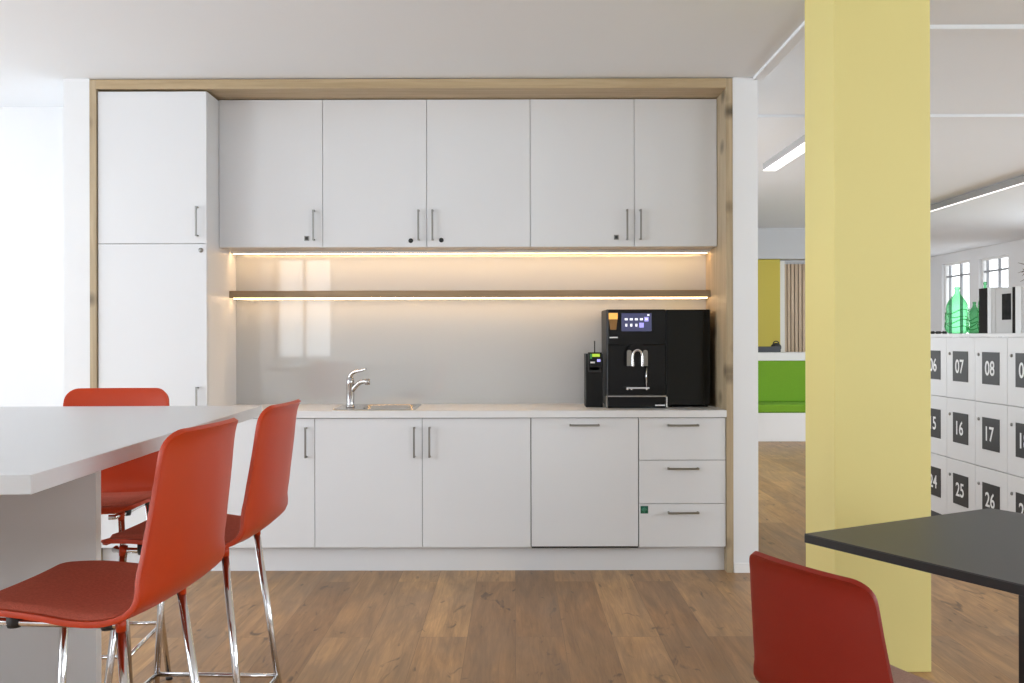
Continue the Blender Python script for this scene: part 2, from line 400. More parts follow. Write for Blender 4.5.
def v_handle(mb, x, z0, z1, y):
    w = .0052
    mb.box(x-w, x+w, y-.036, y-.028, z0, z1, .001)
    mb.box(x-w, x+w, y-.03, y+.001, z0+.001, z0+.009); mb.box(x-w, x+w, y-.03, y+.001, z1-.009, z1-.001); return mb
def h_handle(mb, x0, x1, z, y):
    w = .0055
    mb.box(x0, x1, y-.036, y-.028, z-w, z+w, .001)
    mb.box(x0+.001, x0+.009, y-.03, y+.001, z-w, z+w); mb.box(x1-.009, x1-.001, y-.03, y+.001, z-w, z+w); return mb
def lock(mb, x, z, y, sq=False):
    if sq: mb.box(x-.014, x+.014, y-.004, y+.001, z-.014, z+.014, .001, mi=1); mb.box(x-.008, x+.008, y-.008, y-.003, z-.009, z+.009, .001, mi=0)
    else: mb.lathe([(.001, -.001), (.0135, -.001), (.0135, .004), (.0095, .007), (.001, .007)], (x, y, z), 20, 0, 'y')
    return mb
G = .0015
def door(parent, x0, x1, z0, z1, y, th=.019):
    return build('door', MB().box(x0+G, x1-G, y, y+th, z0+G, z1-G, .0012), 'cab', parent)

# tall cupboard
tx0, tx1 = X_(98, YL), X_(207, YL); ztop = Z_(90.5, YL); zs = Z_(243, YL); zb = Z_(547.5, YL)
t = thing('tall_cupboard', 'tall white two-door cupboard at the left end of the kitchenette', 'cupboard', ((tx0+tx1)/2, YL, 0))
mb = MB().box(tx0, tx1-.019, YL+.021, YBK, zb, ztop); build('carcass', mb, 'gap', t)
build('side_panel', MB().box(tx1-.019, tx1, YL+.0205, YBK, zb, ztop, .001), 'cab', t)
d = door(t, tx0, tx1, zs, ztop, YL); hx = X_(198, YL)
build('handle', v_handle(MB(), hx, Z_(236, YL), Z_(206, YL), YL), 'steel', d)
d = door(t, tx0, tx1, zb, zs, YL)
build('handle', v_handle(MB(), hx, Z_(416, YL), Z_(386, YL), YL), 'steel', d)
build('lock', lock(MB(), X_(201, YL), Z_(249.5, YL), YL), ['steel', 'steel'], d)

# wall cupboards
zu0, zu1 = Z_(247, YU), zfi - .004
ux = [tx1 + .001, X_(323, YU), X_(427, YU), X_(530.5, YU), X_(634.5, YU), fi1 - .002]
def wall_cab(label, i0, i1, doors):
    t = thing('wall_cupboard', label, 'cupboard', ((ux[i0]+ux[i1])/2, YU, zu0), 0, 'white wall cupboards in a row above the oak shelf')
    build('carcass', MB().box(ux[i0]+.0005, ux[i1]-.0005, YU+.021, YBK, zu0+.001, zu1), ['carc'], t)
    for k, (hpx, lpx, lpy, sq) in doors:
        d = door(t, ux[k], ux[k+1], zu0, zu1, YU)
        build('handle', v_handle(MB(), X_(hpx, YU), Z_(240.5, YU), Z_(210, YU), YU), 'steel', d)
        if lpx: build('lock', lock(MB(), X_(lpx, YU), Z_(lpy, YU), YU, sq), ['blackpl', 'steel'], d)
wall_cab('single-door white wall cupboard next to the tall cupboard', 0, 1, [(0, (314.5, 307, 238, True))])
wall_cab('middle double-door white wall cupboard with paired handles and two black locks', 1, 3, [(1, (419, 411, 240.5, False)), (2, (433, 441.5, 240, False))])
wall_cab('double-door white wall cupboard above the coffee machine', 3, 5, [(3, (627, 616.5, 237.5, True)), (4, (640.5, None, 0, 0))])
# narrow light rail beneath the wall cupboards with the LED profile in its rear
t = thing('light_strip', 'warm glowing LED strip under the white wall cupboards', 'light', (0, YBK, zu0))
lx0, lx1 = X_(237, YBK)+.002, fi1-.004
build('housing', MB().box(lx0, lx1, YBK-.135, YBK-.085, zu0-.0105, zu0-.0005, .001).box(lx0, lx1, YBK-.135, YBK-.127, zu0-.0170, zu0-.0104), 'trim', t)
build('diffuser', MB().box(lx0+.01, lx1-.01, YBK-.125, YBK-.09, zu0-.018, zu0-.0115), 'led', t)

# glass splashback
tag(build('splashback', MB().box(tx1, fi1, YBK, YBK+.012, .88, zu0+.03), 'splash'), 'glossy grey glass splashback behind the worktop', 'splashback')
# slim white end strip where the tall cupboard meets the glass is the cupboard's own side panel
# floating shelf
YS = 5.815; zs0, zs1 = Z_(297.3, YS), Z_(290.3, YS)
t = thing('wall_shelf', 'long thin oak shelf on the glass splashback, lit from beneath', 'shelf', (0, YBK, zs0))
build('board', MB().box(tx1+.002, fi1-.002, YS, YBK-.0005, zs0, zs1, .001), 'shelf', t)
build('light_strip', MB().box(lx0+.01, lx1-.01, YBK-.115, YBK-.09, zs0-.006, zs0+.001), 'led', t)['label'] = 'warm LED strip'

# base units
zw0, zw1 = Z_(417.4, YL), .902
bxs = [tx1+.001, X_(314.5, YL), X_(422, YL), X_(530.5, YL), X_(638.5, YL), fi1-.002]
zdt = zw0 - .003
def carc(t, a, b): build('carcass', MB().box(a+.0005, b-.0005, YL+.021, YBK-.01, zb, zdt-.001), 'gap', t)
t = thing('base_cupboard', 'single-door white base cupboard behind the red bar stools', 'cupboard', ((bxs[0]+bxs[1])/2, YL, zb), 0, 'white base units under the worktop')
carc(t, bxs[0], bxs[1]); d = door(t, bxs[0], bxs[1], zb, zdt, YL)
build('handle', v_handle(MB(), X_(306.3, YL), Z_(457, YL), Z_(426.5, YL), YL), 'steel', d)
t = thing('base_cupboard', 'double-door white base cupboard below the sink', 'cupboard', ((bxs[1]+bxs[3])/2, YL, zb), 0, 'white base units under the worktop')
mb = MB(); a, b = bxs[1]+.0005, bxs[3]-.0005
mb.box(a, a+.018, YL+.021, YBK-.01, zb, zdt-.001); mb.box(b-.018, b, YL+.021, YBK-.01, zb, zdt-.001); mb.box(a+.018, b-.018, YL+.021, YBK-.01, zb, zb+.018); mb.box(a+.018, b-.018, YBK-.02, YBK-.01, zb+.018, zdt-.001)
mb.box(bxs[2]-.006, bxs[2]+.006, YL+.0205, YL+.04, zb+.018, zdt-.001); mb.box(a+.018, b-.018, YL+.0205, YL+.03, zdt-.02, zdt-.001)
build('carcass', mb, 'gap', t)
for k, h in ((1, 414.3), (2, 429.5)):
    d = door(t, bxs[k], bxs[k+1], zb, zdt, YL)
    build('handle', v_handle(MB(), X_(h, YL), Z_(457, YL), Z_(426.5, YL), YL), 'steel', d)
t = thing('dishwasher', 'white-fronted built-in dishwasher with one horizontal handle', 'dishwasher', ((bxs[3]+bxs[4])/2, YL, zb), 0, 'white base units under the worktop')
carc(t, bxs[3], bxs[4]); d = door(t, bxs[3]+.002, bxs[4]-.002, zb+.004, zdt, YL)
build('handle', h_handle(MB(), X_(569, YL), X_(599, YL), Z_(425, YL), YL), 'steel', d)
build('base_strip', MB().box(bxs[3]+.004, bxs[4]-.004, YL+.002, YL+.02, zb-.004, zb+.003), 'blackpl', t)['label'] = 'black strip below the door'
t = thing('drawer_unit', 'white three-drawer unit below the coffee machine', 'drawer unit', ((bxs[4]+bxs[5])/2, YL, zb), 0, 'white base units under the worktop')
carc(t, bxs[4], bxs[5])
zz = [zdt, Z_(460.5, YL), Z_(504, YL), zb]
for k, (hy) in enumerate((425.3, 468.5, 512.5)):
    d = build('drawer', MB().box(bxs[4]+G, bxs[5]-G, YL, YL+.019, zz[k+1]+G, zz[k]-G, .0012), 'cab', t)
    build('handle', h_handle(MB(), X_(667, YL), X_(698, YL), Z_(hy, YL), YL), 'steel', d)
    if k == 2:
        sx, sz = X_(644, YL), Z_(510, YL); mb = MB().box(sx-.021, sx+.021, YL-.0012, YL+.0005, sz-.021, sz+.021, mi=0)
        mb.lathe([(.001, .001), (.012, .001), (.012, .002), (.001, .002)], (sx, YL, sz+.001), 24, 1, 'y')
        for dx, dz in ((-1, 0), (1, 0), (0, -1), (0, 1)): mb.box(sx+dx*.013-.0035, sx+dx*.013+.0035, YL-.002, YL, sz+dz*.013-.0035, sz+dz*.013+.0035, mi=1)
        s_ = build('sticker', mb, ['sticker', 'stickerl'], d); s_['label'] = 'square green sticker with a pale round emblem'
tag(build('plinth', MB().box(tx0, fi1-.001, YL+.052, YL+.07, 0, zb-.004, .001), 'cab'), 'long white plinth board under the kitchen units', 'plinth')

# worktop with a cut-out for the sink
wy0, wy1 = YL-.018, YBK-.0005; wx0, wx1 = tx1+.001, fi1-.001
sxa, sxb, sya, syb = -1.035, -.565, 5.462, 5.90     # sink outline
mb = MB(); i = .022
xs = (wx0, sxa+i, sxb-i, wx1); ys = (wy0, sya+i, syb-i, wy1)
grid = {}
for a, x in enumerate(xs):
    for b, y in enumerate(ys):
        for c, z in enumerate((zw0, zw1)): grid[a, b, c] = mb.bm.verts.new((x, y, z))
for a in range(3):
    for b in range(3):
        if (a, b) == (1, 1): continue
        for c in (0, 1): mb.bm.faces.new([grid[a, b, c], grid[a+1, b, c], grid[a+1, b+1, c], grid[a, b+1, c]])
for a in range(3):
    for b in (0, 3): mb.bm.faces.new([grid[a, b, 0], grid[a+1, b, 0], grid[a+1, b, 1], grid[a, b, 1]])
    for b in (0, 3): mb.bm.faces.new([grid[b, a, 0], grid[b, a+1, 0], grid[b, a+1, 1], grid[b, a, 1]])
for q in (((1,1),(2,1)), ((2,1),(2,2)), ((2,2),(1,2)), ((1,2),(1,1))):
    (a, b), (c, d_) = q; mb.bm.faces.new([grid[a,b,0], grid[c,d_,0], grid[c,d_,1], grid[a,b,1]])
tag(build('worktop', mb, 'top'), 'long white worktop along the kitchenette', 'worktop')

# sink: rim, basin, drain
def rrect(x0, x1, y0, y1, r, z, n=6):
    pts = []
    for cx, cy, a0 in ((x1-r, y1-r, 0), (x0+r, y1-r, 90), (x0+r, y0+r, 180), (x1-r, y0+r, 270)):
        for k in range(n+1):
            a = math.radians(a0 + 90*k/n); pts.append((cx+r*math.cos(a), cy+r*math.sin(a), z))
    return pts
t = thing('sink', 'stainless steel inset sink in the white worktop', 'sink', ((sxa+sxb)/2, (sya+syb)/2, zw1))
bx0, bx1, by0, by1 = -.905, -.60, 5.495, 5.868
loops = [rrect(sxa, sxb, sya, syb, .03, zw1+.0005), rrect(sxa+.004, sxb-.004, sya+.004, syb-.004, .028, zw1+.005),
         rrect(bx0-.012, bx1+.012, by0-.012, by1+.012, .05, zw1+.004), rrect(bx0, bx1, by0, by1, .05, zw1-.004),
         rrect(bx0+.012, bx1-.012, by0+.012, by1-.012, .05, zw1-.14), rrect(bx0+.05, bx1-.05, by0+.05, by1-.05, .05, zw1-.152)]
mb = MB(); vs = [[mb.bm.verts.new(p) for p in l] for l in loops]; n = len(vs[0])
for a, b in zip(vs[:3], vs[1:3]):
    for k in range(n): mb.bm.faces.new((a[k], a[(k+1) % n], b[(k+1) % n], b[k]))
build('rim', mb, 'sinksteel', t, fix=True)
mb = MB(); vs = [[mb.bm.verts.new(p) for p in l] for l in loops[2:]]
for a, b in zip(vs, vs[1:]):
    for k in range(n): f = mb.bm.faces.new((a[k], a[(k+1) % n], b[(k+1) % n], b[k])); f.smooth = True
mb.bm.faces.new(vs[-1]); build('basin', mb, 'sinksteel', t)
build('drain', MB().lathe([(.001, 0), (.035, 0), (.04, -.002), (.03, .003), (.001, .001)], ((bx0+bx1)/2, (by0+by1)/2, zw1-.150), 24), 'chrome', t)

# mixer tap, turned towards the basin
fx, fy, fz = X_(350.3, 5.64), 5.64, zw1+.0045
t = thing('mixer_tap', 'chrome single-lever mixer tap on the sink rim', 'tap', (fx, fy, fz))
build('body', MB().lathe([(.001, 0), (.027, 0), (.027, .006), (.0235, .010), (.0225, .02), (.0225, .128), (.0235, .132), (.0235, .150), (.021, .166), (.013, .176), (.001, .179)], (fx, fy, fz), 28), 'tapchrome', t)
build('spout', MB().tube([(fx+.012, fy-.004, fz+.098), (fx+.035, fy-.014, fz+.125), (fx+.065, fy-.028, fz+.148), (fx+.095, fy-.04, fz+.152), (fx+.108, fy-.045, fz+.147)], [.015, .0115], 16, smooth_pts=2)
      .tube([(fx+.106, fy-.0445, fz+.166), (fx+.106, fy-.0445, fz+.132)], .0145, 16), 'tapchrome', t)
build('lever', MB().tube([(fx-.004, fy, fz+.168), (fx+.004, fy-.002, fz+.192), (fx+.03, fy-.012, fz+.208), (fx+.065, fy-.026, fz+.213), (fx+.098, fy-.04, fz+.222)], [.015, .006], 14, smooth_pts=2), 'tapchrome', t)

# coffee machine
YC = 5.62
def cx_(p): return X_(p, YC)
def cz_(p): return Z_(p, YC)
m0, m1, mt = cx_(606.3), cx_(666), cz_(309.5)
t = thing('coffee_machine', 'black bean-to-cup coffee machine with a lit touch screen on the worktop', 'coffee machine', ((m0+m1)/2, YC, zw1))
mb = MB().box(m0, m1, YC+.012, YBK-.03, zw1+.012, mt, .006)
for x in (m0+.03, m1-.03):
    for y in (YC+.05, YBK-.07): mb.lathe([(.018, 0), (.018, .014)], (x, y, zw1), 16)
build('housing', mb, 'black', t)
build('front_panel', MB().box(m0+.011, m1-.002, YC, YC+.0125, cz_(345), mt-.002, .002).box(m0+.011, m1-.002, YC+.004, YC+.0125, zw1+.06, cz_(345.5), .001)
      , 'blackg', t)
build('edge_strip', MB().box(m0+.002, m0+.0100, YC+.001, YC+.0125, zw1+.014, mt-.002, .001), 'grey', t)
mb = MB().box(cx_(621.5), cx_(651.5), YC-.003, YC+.001, cz_(331.5), cz_(313.5), .001, mi=0)
for k in range(5):
    px = 626.2 + 5.05*k
    mb.box(cx_(px)-(.012 if k == 4 else .0085), cx_(px)+(.012 if k == 4 else .0085), YC-.0036, YC-.002, cz_(319.5)-(.013 if k == 4 else .006), cz_(319.5)+(.013 if k == 4 else .006), mi=2 if k == 4 else 1)
    if k == 4: mb.box(cx_(px)-.006, cx_(px)+.006, YC-.0042, YC-.003, cz_(319.5)-.004, cz_(319.5)+.006, mi=1)
    elif k < 3: mb.box(cx_(px)-.006, cx_(px)+.006, YC-.0036, YC-.002, cz_(325.4)-.008, cz_(325.4)+.008, mi=1)
    else: mb.box(cx_(641.5)-.013, cx_(641.5)+.013, YC-.0036, YC-.002, cz_(325.4)-.014, cz_(325.4)+.014, mi=2)
mb.box(cx_(648.3)-.006, cx_(648.3)+.006, YC-.0036, YC-.002, cz_(315.3)-.005, cz_(315.3)+.005, mi=1)
build('touch_screen', mb, ['screen', 'icon', 'tile'], t)['label'] = 'lit touch screen with two rows of drink icons'
def trap(mb, x0, x1, z0, z1, w0, w1, y, mi):
    xc = (x0+x1)/2; return mb.poly([(xc-w0, y, z0), (xc+w0, y, z0), (xc+w1, y, z1), (xc-w1, y, z1)], (0, .003, 0), mi)
mb = MB(); gx = cx_(613.2)
trap(mb, gx, gx, cz_(319.5), cz_(313.2), .0255, .026, YC-.003, 0); trap(mb, gx, gx, cz_(330), cz_(319.5), .017, .0245, YC-.003, 1)
mb.box(gx-.015, gx+.015, YC-.003, YC, cz_(336.2), cz_(330), mi=2)
build('drink_window', mb, ['amber', 'amberd', 'blackg'], t)['label'] = 'amber lit picture of a drinking glass'
build('emblem', MB().box(cx_(609.5), cx_(617.8), YC-.0015, YC+.001, cz_(338.4), cz_(337.1)), 'digit', t)
def arch(x0, x1, zbot, ztop_, n=14):
    r = (x1-x0)/2; c = (x0+x1)/2
    return [(x0, zbot)] + [(c + r*math.cos(PI-PI*k/n), ztop_-r+r*math.sin(PI*k/n)) for k in range(n+1)] + [(x1, zbot)]
a0, a1 = cx_(625), cx_(647)
mb = MB().poly([(x, YC-.055, z) for x, z in arch(a0, a1, cz_(366), cz_(343.5))], (0, .056, 0), 0, False)
build('spout_housing', mb, 'blackg', t)
build('chrome_cover', MB().poly([(x, YC-.062, z) for x, z in arch(a0+.004, a0+.031, cz_(366), cz_(350), 8)], (0, .008, 0)), 'steel', t)
build('chrome_cover', MB().poly([(x, YC-.062, z) for x, z in arch(a1-.031, a1-.004, cz_(366), cz_(350), 8)], (0, .008, 0)), 'steel', t)
c0 = (a0+a1)/2
build('spout', MB().tube([(c0-.027, YC-.068, cz_(366.5)), (c0-.027, YC-.068, cz_(355.5)), (c0-.02, YC-.068, cz_(351.5)), (c0, YC-.068, cz_(349.8)), (c0+.02, YC-.068, cz_(351.5)), (c0+.027, YC-.068, cz_(355.5)), (c0+.027, YC-.068, cz_(366.5))], .0075, 12, smooth_pts=2), 'chrome', t)
mb = MB().tube([(cx_(645.6), YC-.03, cz_(365.5)), (cx_(645.6), YC-.03, cz_(388))], .0045, 10).box(cx_(625), cx_(647.5), YC-.075, YC-.002, cz_(388.4), cz_(386.8), .001)
for px in (626.3, 630.2, 645.2): mb.lathe([(.008, 0), (.008, .012)], (cx_(px), YC-.06, cz_(389.8)), 12)
build('cup_rest', mb, 'chrome', t)
YT = YC-.075
tx_a, tx_b = X_(607.5, YT), X_(666, YT)
mb = MB().box(tx_a, tx_b, YT, YC+.02, zw1+.002, Z_(396.8, YT), .006, mi=0)
mb.box(tx_a, tx_b, YT-.002, YC+.008, Z_(397, YT), Z_(396, YT), .001, mi=1)
mb.box(tx_b+.0005, tx_b+.008, YT+.004, YC+.02, zw1+.002, Z_(397, YT), .002, mi=1); mb.box(tx_a-.008, tx_a-.0005, YT+.004, YC+.02, zw1+.002, Z_(397, YT), .002, mi=2)
mb.box(X_(655, YT), X_(665, YT), YT-.0012, YT+.001, Z_(406.2, YT), Z_(405, YT), mi=3)
build('drip_tray', mb, ['blackg', 'sinksteel', 'steel', 'digit'], t)
# milk fridge
k0, k1 = cx_(666.6), cx_(711.5)
t = thing('milk_cooler', 'tall matt black milk cooler to the right of the coffee machine', 'cooler', ((k0+k1)/2, YC, zw1))
mb = MB().box(k0, k1, YC+.036, YBK-.03, zw1+.01, mt-.001, .005)
for x in (k0+.025, k1-.025):
    for y in (YC+.06, YBK-.07): mb.lathe([(.015, 0), (.015, .012)], (x, y, zw1), 16)
build('housing', mb, 'black', t)
build('door', MB().box(k0, k1-.042, YC+.004, YC+.035, zw1+.012, mt-.002, .004), 'black', t)
# payment terminal
p0, p1 = cx_(586), cx_(603.2); pt = cz_(341)
t = thing('payment_terminal', 'slim black payment terminal with a small green display left of the coffee machine', 'terminal', ((p0+p1)/2, YC+.02, zw1))
build('housing', MB().box(p0, p1, YC+.02, YC+.16, zw1, pt, .004), 'black', t)
mb = MB().box(p0+.016, p1-.012, YC+.004, YC+.021, cz_(372.5), cz_(354.5), .003, mi=0).box(p0+.012, p1-.02, YC+.004, YC+.021, cz_(371), cz_(352.5), .003, mi=0)
mb.box(cx_(589.8), cx_(601.8), YC+.001, YC+.005, cz_(367.5), cz_(352.6), .001, mi=1)
mb.box(cx_(592.2), cx_(599.8), YC-.0005, YC+.002, cz_(357), cz_(354), mi=2); mb.box(cx_(590.2), cx_(592), YC-.0005, YC+.002, cz_(359), cz_(354), mi=3)
mb.box(cx_(590.4), cx_(594.8), YC-.0005, YC+.002, cz_(363.4), cz_(361.8), mi=4); mb.box(cx_(597), cx_(600.4), YC-.0005, YC+.002, cz_(362), cz_(359.4), mi=5)
build('display', mb, ['blackpl', 'blackg', 'lime', 'limed', 'digit', 'tile'], t)
build('antenna', MB().tube([(cx_(595.3), YC+.05, pt-.002), (cx_(595.3), YC+.05, cz_(341))], .004, 8), 'blackpl', t)
# the terminal housing ends lower than the antenna tip
for o in list(t.children):
    if o.name.startswith('housing'):
        for v in o.data.vertices:
            if v.co.z + t.location.z > pt - .02: v.co.z -= (pt - cz_(354))
    if o.name.startswith('antenna'):
        for v in o.data.vertices:
            if v.co.z + t.location.z < pt - .001: v.co.z -= (pt - cz_(354.5))

# ---------------------------------------------------------------- pillar
YPL = 3.78
px0, px1 = X_(834.5, YPL), X_(931, YPL); pw = px1 - px0
tag(build('pillar', MB().box(px0, px1, YPL, YPL+pw*1.02, 0, ZC2+.002, .004), 'yel'), 'square pale yellow pillar rising from floor to ceiling', 'pillar')

# ---------------------------------------------------------------- white high table
ZT = 1.06; tn, tf, tr = 1.757, 3.56, -.902
t = thing('high_table', 'long white bar-height table with a panel leg, at left', 'table', (tr-.5, (tn+tf)/2, 0))
d_ = Vector((-.0288, .9996, 0)); l_ = Vector((-.9996, -.0288, 0)); A_ = Vector((-.877, tn, ZT-.036))
mb = MB().poly([A_, A_ + d_*1.804, A_ + d_*1.804 + l_*1.25, A_ + l_*1.25], (0, 0, .036)); bmesh.ops.bevel(mb.bm, geom=list(mb.bm.edges), offset=.0015, segments=2, affect='EDGES', profile=.5)
build('tabletop', mb, 'table', t)
build('panel_leg', MB().box(-2.05, X_(95.5, 3.10), 3.10, 3.14, 0, ZT-.0365, .001), 'panel', t)
build('panel_leg', MB().box(-1.80, -1.76, 2.05, 3.0995, 0, ZT-.0365, .001), 'panel', t)

# ---------------------------------------------------------------- shell chairs
def catmull(P, n):
    out = []
    for i in range(len(P)-1):
        p0, p1, p2, p3 = (Vector(P[max(i-1, 0)]), Vector(P[i]), Vector(P[i+1]), Vector(P[min(i+2, len(P)-1)]))
        for k in range(n):
            s = k/n; out.append(.5*((2*p1) + (p2-p0)*s + (2*p0-5*p1+4*p2-p3)*s*s + (3*p1-p0-3*p2+p3)*s**3))
    return out + [Vector(P[-1])]
# profile of the shell in its middle plane: (forward, up, half width)
PROF = [(.225, -.020, .205), (.205, -.007, .213), (.12, -.004, .224), (.02, -.012, .230), (-.055, -.022, .233), (-.120, -.022, .233), (-.174, -.004, .231), (-.210, .038, .227),
        (-.226, .098, .220), (-.235, .17, .212), (-.245, .25, .204), (-.253, .325, .197), (-.261, .360, .194), (-.272, .378, .192)]
def resample(P, m):
    L = [0]
    for a, b in zip(P, P[1:]): L.append(L[-1] + (Vector((b[0], b[1])) - Vector((a[0], a[1]))).length)
    out = []; T = L[-1]; j = 0
    # denser towards both ends for the rounded corners
    for k in range(m+1):
        s = k/m; s = .5 - .5*math.cos(PI*s) if True else s
        d = s*T
        while j < len(L)-2 and L[j+1] < d: j += 1
        f = (d-L[j])/max(L[j+1]-L[j], 1e-9); out.append((P[j].lerp(P[j+1], f), d, T-d))
    return out
FINE = resample(catmull(PROF, 10), 54)
def shell_point(c, u, w, lift=0.):
    """c = profile point; u in -1..1 across; w = half width here"""
    x, z = c[0], c[1]; y = u*w
    k = min(max((z+.01)/.10, 0), 1); k = k*k*(3-2*k)    # 0 on the seat, 1 on the back
    dish = abs(y/.23)**2.4
    return Vector((x + k*.030*dish, y, z + (1-k)*(.010*dish) + lift))
def make_shell_rows(nu=26):
    rows = []
    for c, d0, d1 in FINE:
        w = c[2]; r0, r1 = .055, .048
        if d0 < r0: w = w - r0 + math.sqrt(max(r0*r0-(r0-d0)**2, 0))
        if d1 < r1: w = w - r1 + math.sqrt(max(r1*r1-(r1-d1)**2, 0))
        rows.append([shell_point(c, 2*k/nu-1, w) for k in range(nu+1)])
    return rows
def make_chair(seat_z, shell_m, pad_m, label, name, bar, rise=1.):
    root = thing(name, label, 'stool' if bar else 'chair', (0, 0, 0), 0, 'red shell bar stools at the white table' if bar else None)
    mb = MB().grid([[Vector((p.x, p.y, p.z*rise + seat_z)) for p in r] for r in make_shell_rows()])
    sh = build('shell', mb, shell_m, root, fix=False)
    s = sh.modifiers.new('thickness', 'SOLIDIFY'); s.thickness = .012; s.offset = 0; s.use_even_offset = True
    b = sh.modifiers.new('edge', 'BEVEL'); b.width = .0035; b.segments = 2; b.limit_method = 'ANGLE'; b.angle_limit = math.radians(50)
    # upholstered pad on the seat
    prof = [p for p, d0, d1 in FINE if -.165 < p[0] < .212 and p[1] < .02]
    rows = []; T = len(prof)-1
    for i, c in enumerate(prof):
        e = min(i, T-i)/T; w = c[2]-.016
        if e < .16: w -= .05*(1-math.sqrt(max(1-(1-e/.16)**2, 0)))
        row = []
        for k in range(25):
            u = 2*k/24-1; edge = min(1, (1-abs(u))*9, e*16+.05)
            row.append(shell_point(c, u, w, .0065 + .010*math.sqrt(max(edge, 0))) + Vector((0, 0, seat_z)))
        rows.append(row)
    pad = build('seat_pad', MB().grid(rows), pad_m, root, fix=False)
    # undercarriage
    zt = seat_z - .042; fr, rr_, hw = .172, -.122, .150
    ff, rf, fw = .235, -.205, .205
    if not bar: ff, rf, fw = .20, -.23, .195
    def legpt(front, side, z):
        s = 1 - z/zt
        x = (fr + (ff-fr)*s) if front else (rr_ + (rf-rr_)*s)
        return Vector((x, side*(hw + (fw-hw)*s), z))
    R = .0105 if bar else .010
    for sd in (-1, 1):
        build('side_rail', MB().tube([(fr+.035, sd*(hw-.03), zt+.006), (fr+.03, sd*hw, zt+.006), (rr_-.0, sd*hw, zt+.006)], .0085, 12, smooth_pts=2), 'chrome', root)
        for fx_ in (.115, -.095):
            build('plug', MB().lathe([(.001, 0), (.014, 0), (.016, .008), (.016, .034), (.001, .034)], (fx_, sd*hw, zt-.004), 16), 'blackpl', root)
        build('bracket', MB().tube([(rr_, sd*hw, zt+.020), (rr_-.002, sd*(hw+.001), zt-.008)], [.0118, .0108], 12), shell_m, root)
        build('bracket', MB().tube([(fr, sd*hw, zt+.020), (fr+.002, sd*(hw+.001), zt-.008)], [.0118, .0108], 12), shell_m, root)
        for fr_ in (True, False):
            lg = build('leg', MB().tube([legpt(fr_, sd, zt+.002), legpt(fr_, sd, .012)], R, 14), 'chrome', root)
            build('foot_cap', MB().tube([legpt(fr_, sd, .014), legpt(fr_, sd, 0)], R+.0025, 14), 'blackpl', lg)
    for fr_ in (True, False):
        x = fr-.04 if fr_ else rr_+.04
        build('cross_rail', MB().tube([(x, -hw, zt+.006), (x, -hw*.7, zt+.012), (x, hw*.7, zt+.012), (x, hw, zt+.006)], .0075, 12), 'chrome', root)
    if bar:
        zf = .225
        P4 = [legpt(True, -1, zf), legpt(True, 1, zf), legpt(False, 1, zf), legpt(False, -1, zf)]
        mb = MB()
        for i in range(4): mb.tube([P4[i], P4[(i+1) % 4]], .0075, 12)
        build('footrest', mb, 'chrome', root)
    return root
def place(o, x, y, ang, zback=True):
    """x, y: where the top of the backrest stands; ang: facing direction in degrees"""
    a = math.radians(ang); o.rotation_euler = (0, 0, a)
    o.location = (x + .26*math.cos(a), y + .26*math.sin(a), 0)
BZ = .734
s1 = make_chair(BZ, 'red', 'pad', 'nearest red shell bar stool, its seat cut off by the left edge', 'bar_stool', True)
place(s1, -.69, 2.20, 175)
s2 = dup(s1, (0, 0, 0), 0, 'red shell bar stool between the nearest stool and the base cupboards'); place(s2, -.688, 2.92, 178)
s3 = dup(s1, (0, 0, 0), 0, 'red shell bar stool at the far end of the white table, facing the room'); place(s3, X_(118.5, 3.76), 3.76, -86)
ch = make_chair(.432, 'red_shade', 'padd', 'low red shell chair drawn up to the black table', 'dining_chair', False, .94)
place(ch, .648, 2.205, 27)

# ---------------------------------------------------------------- black table
ang = math.atan2(.487, .873)
t = thing('black_table', 'black table with a square corner in front of the yellow pillar', 'table', (.834, 2.80, 0), ang)
def local(name, mb, m, root):
    me = bpy.data.meshes.new(name); bmesh.ops.recalc_face_normals(mb.bm, faces=mb.bm.faces); mb.bm.to_mesh(me); mb.bm.free()
    for q in (m if isinstance(m, list) else [m]): me.materials.append(M[q])
    o = bpy.data.objects.new(name, me); C.objects.link(o); o.parent = root; return o
TB = .74; W = .845; Lg = 1.50
local('tabletop', MB().box(0, W, -Lg, 0, TB-.003, TB, .001, mi=0).box(0, W, -Lg, 0, TB-.026, TB-.0031, .001, mi=1), ['blk', 'blkedge'], t)
for x in (.002, W-.042):
    for y in (-.70, -1.46): local('leg', MB().box(x, x+.04, y, y+.045, .0, TB-.0265, .002), 'blkedge', t)
    local('side_beam', MB().box(x+.22 if x < .1 else x-.26, x+.26 if x < .1 else x-.22, -1.40, -.10, TB-.056, TB-.0265, .002), 'blkedge', t)
local('cross_beam', MB().box(.043, W-.043, -.70, -.66, TB-.07, TB-.027, .002), 'blkedge', t)

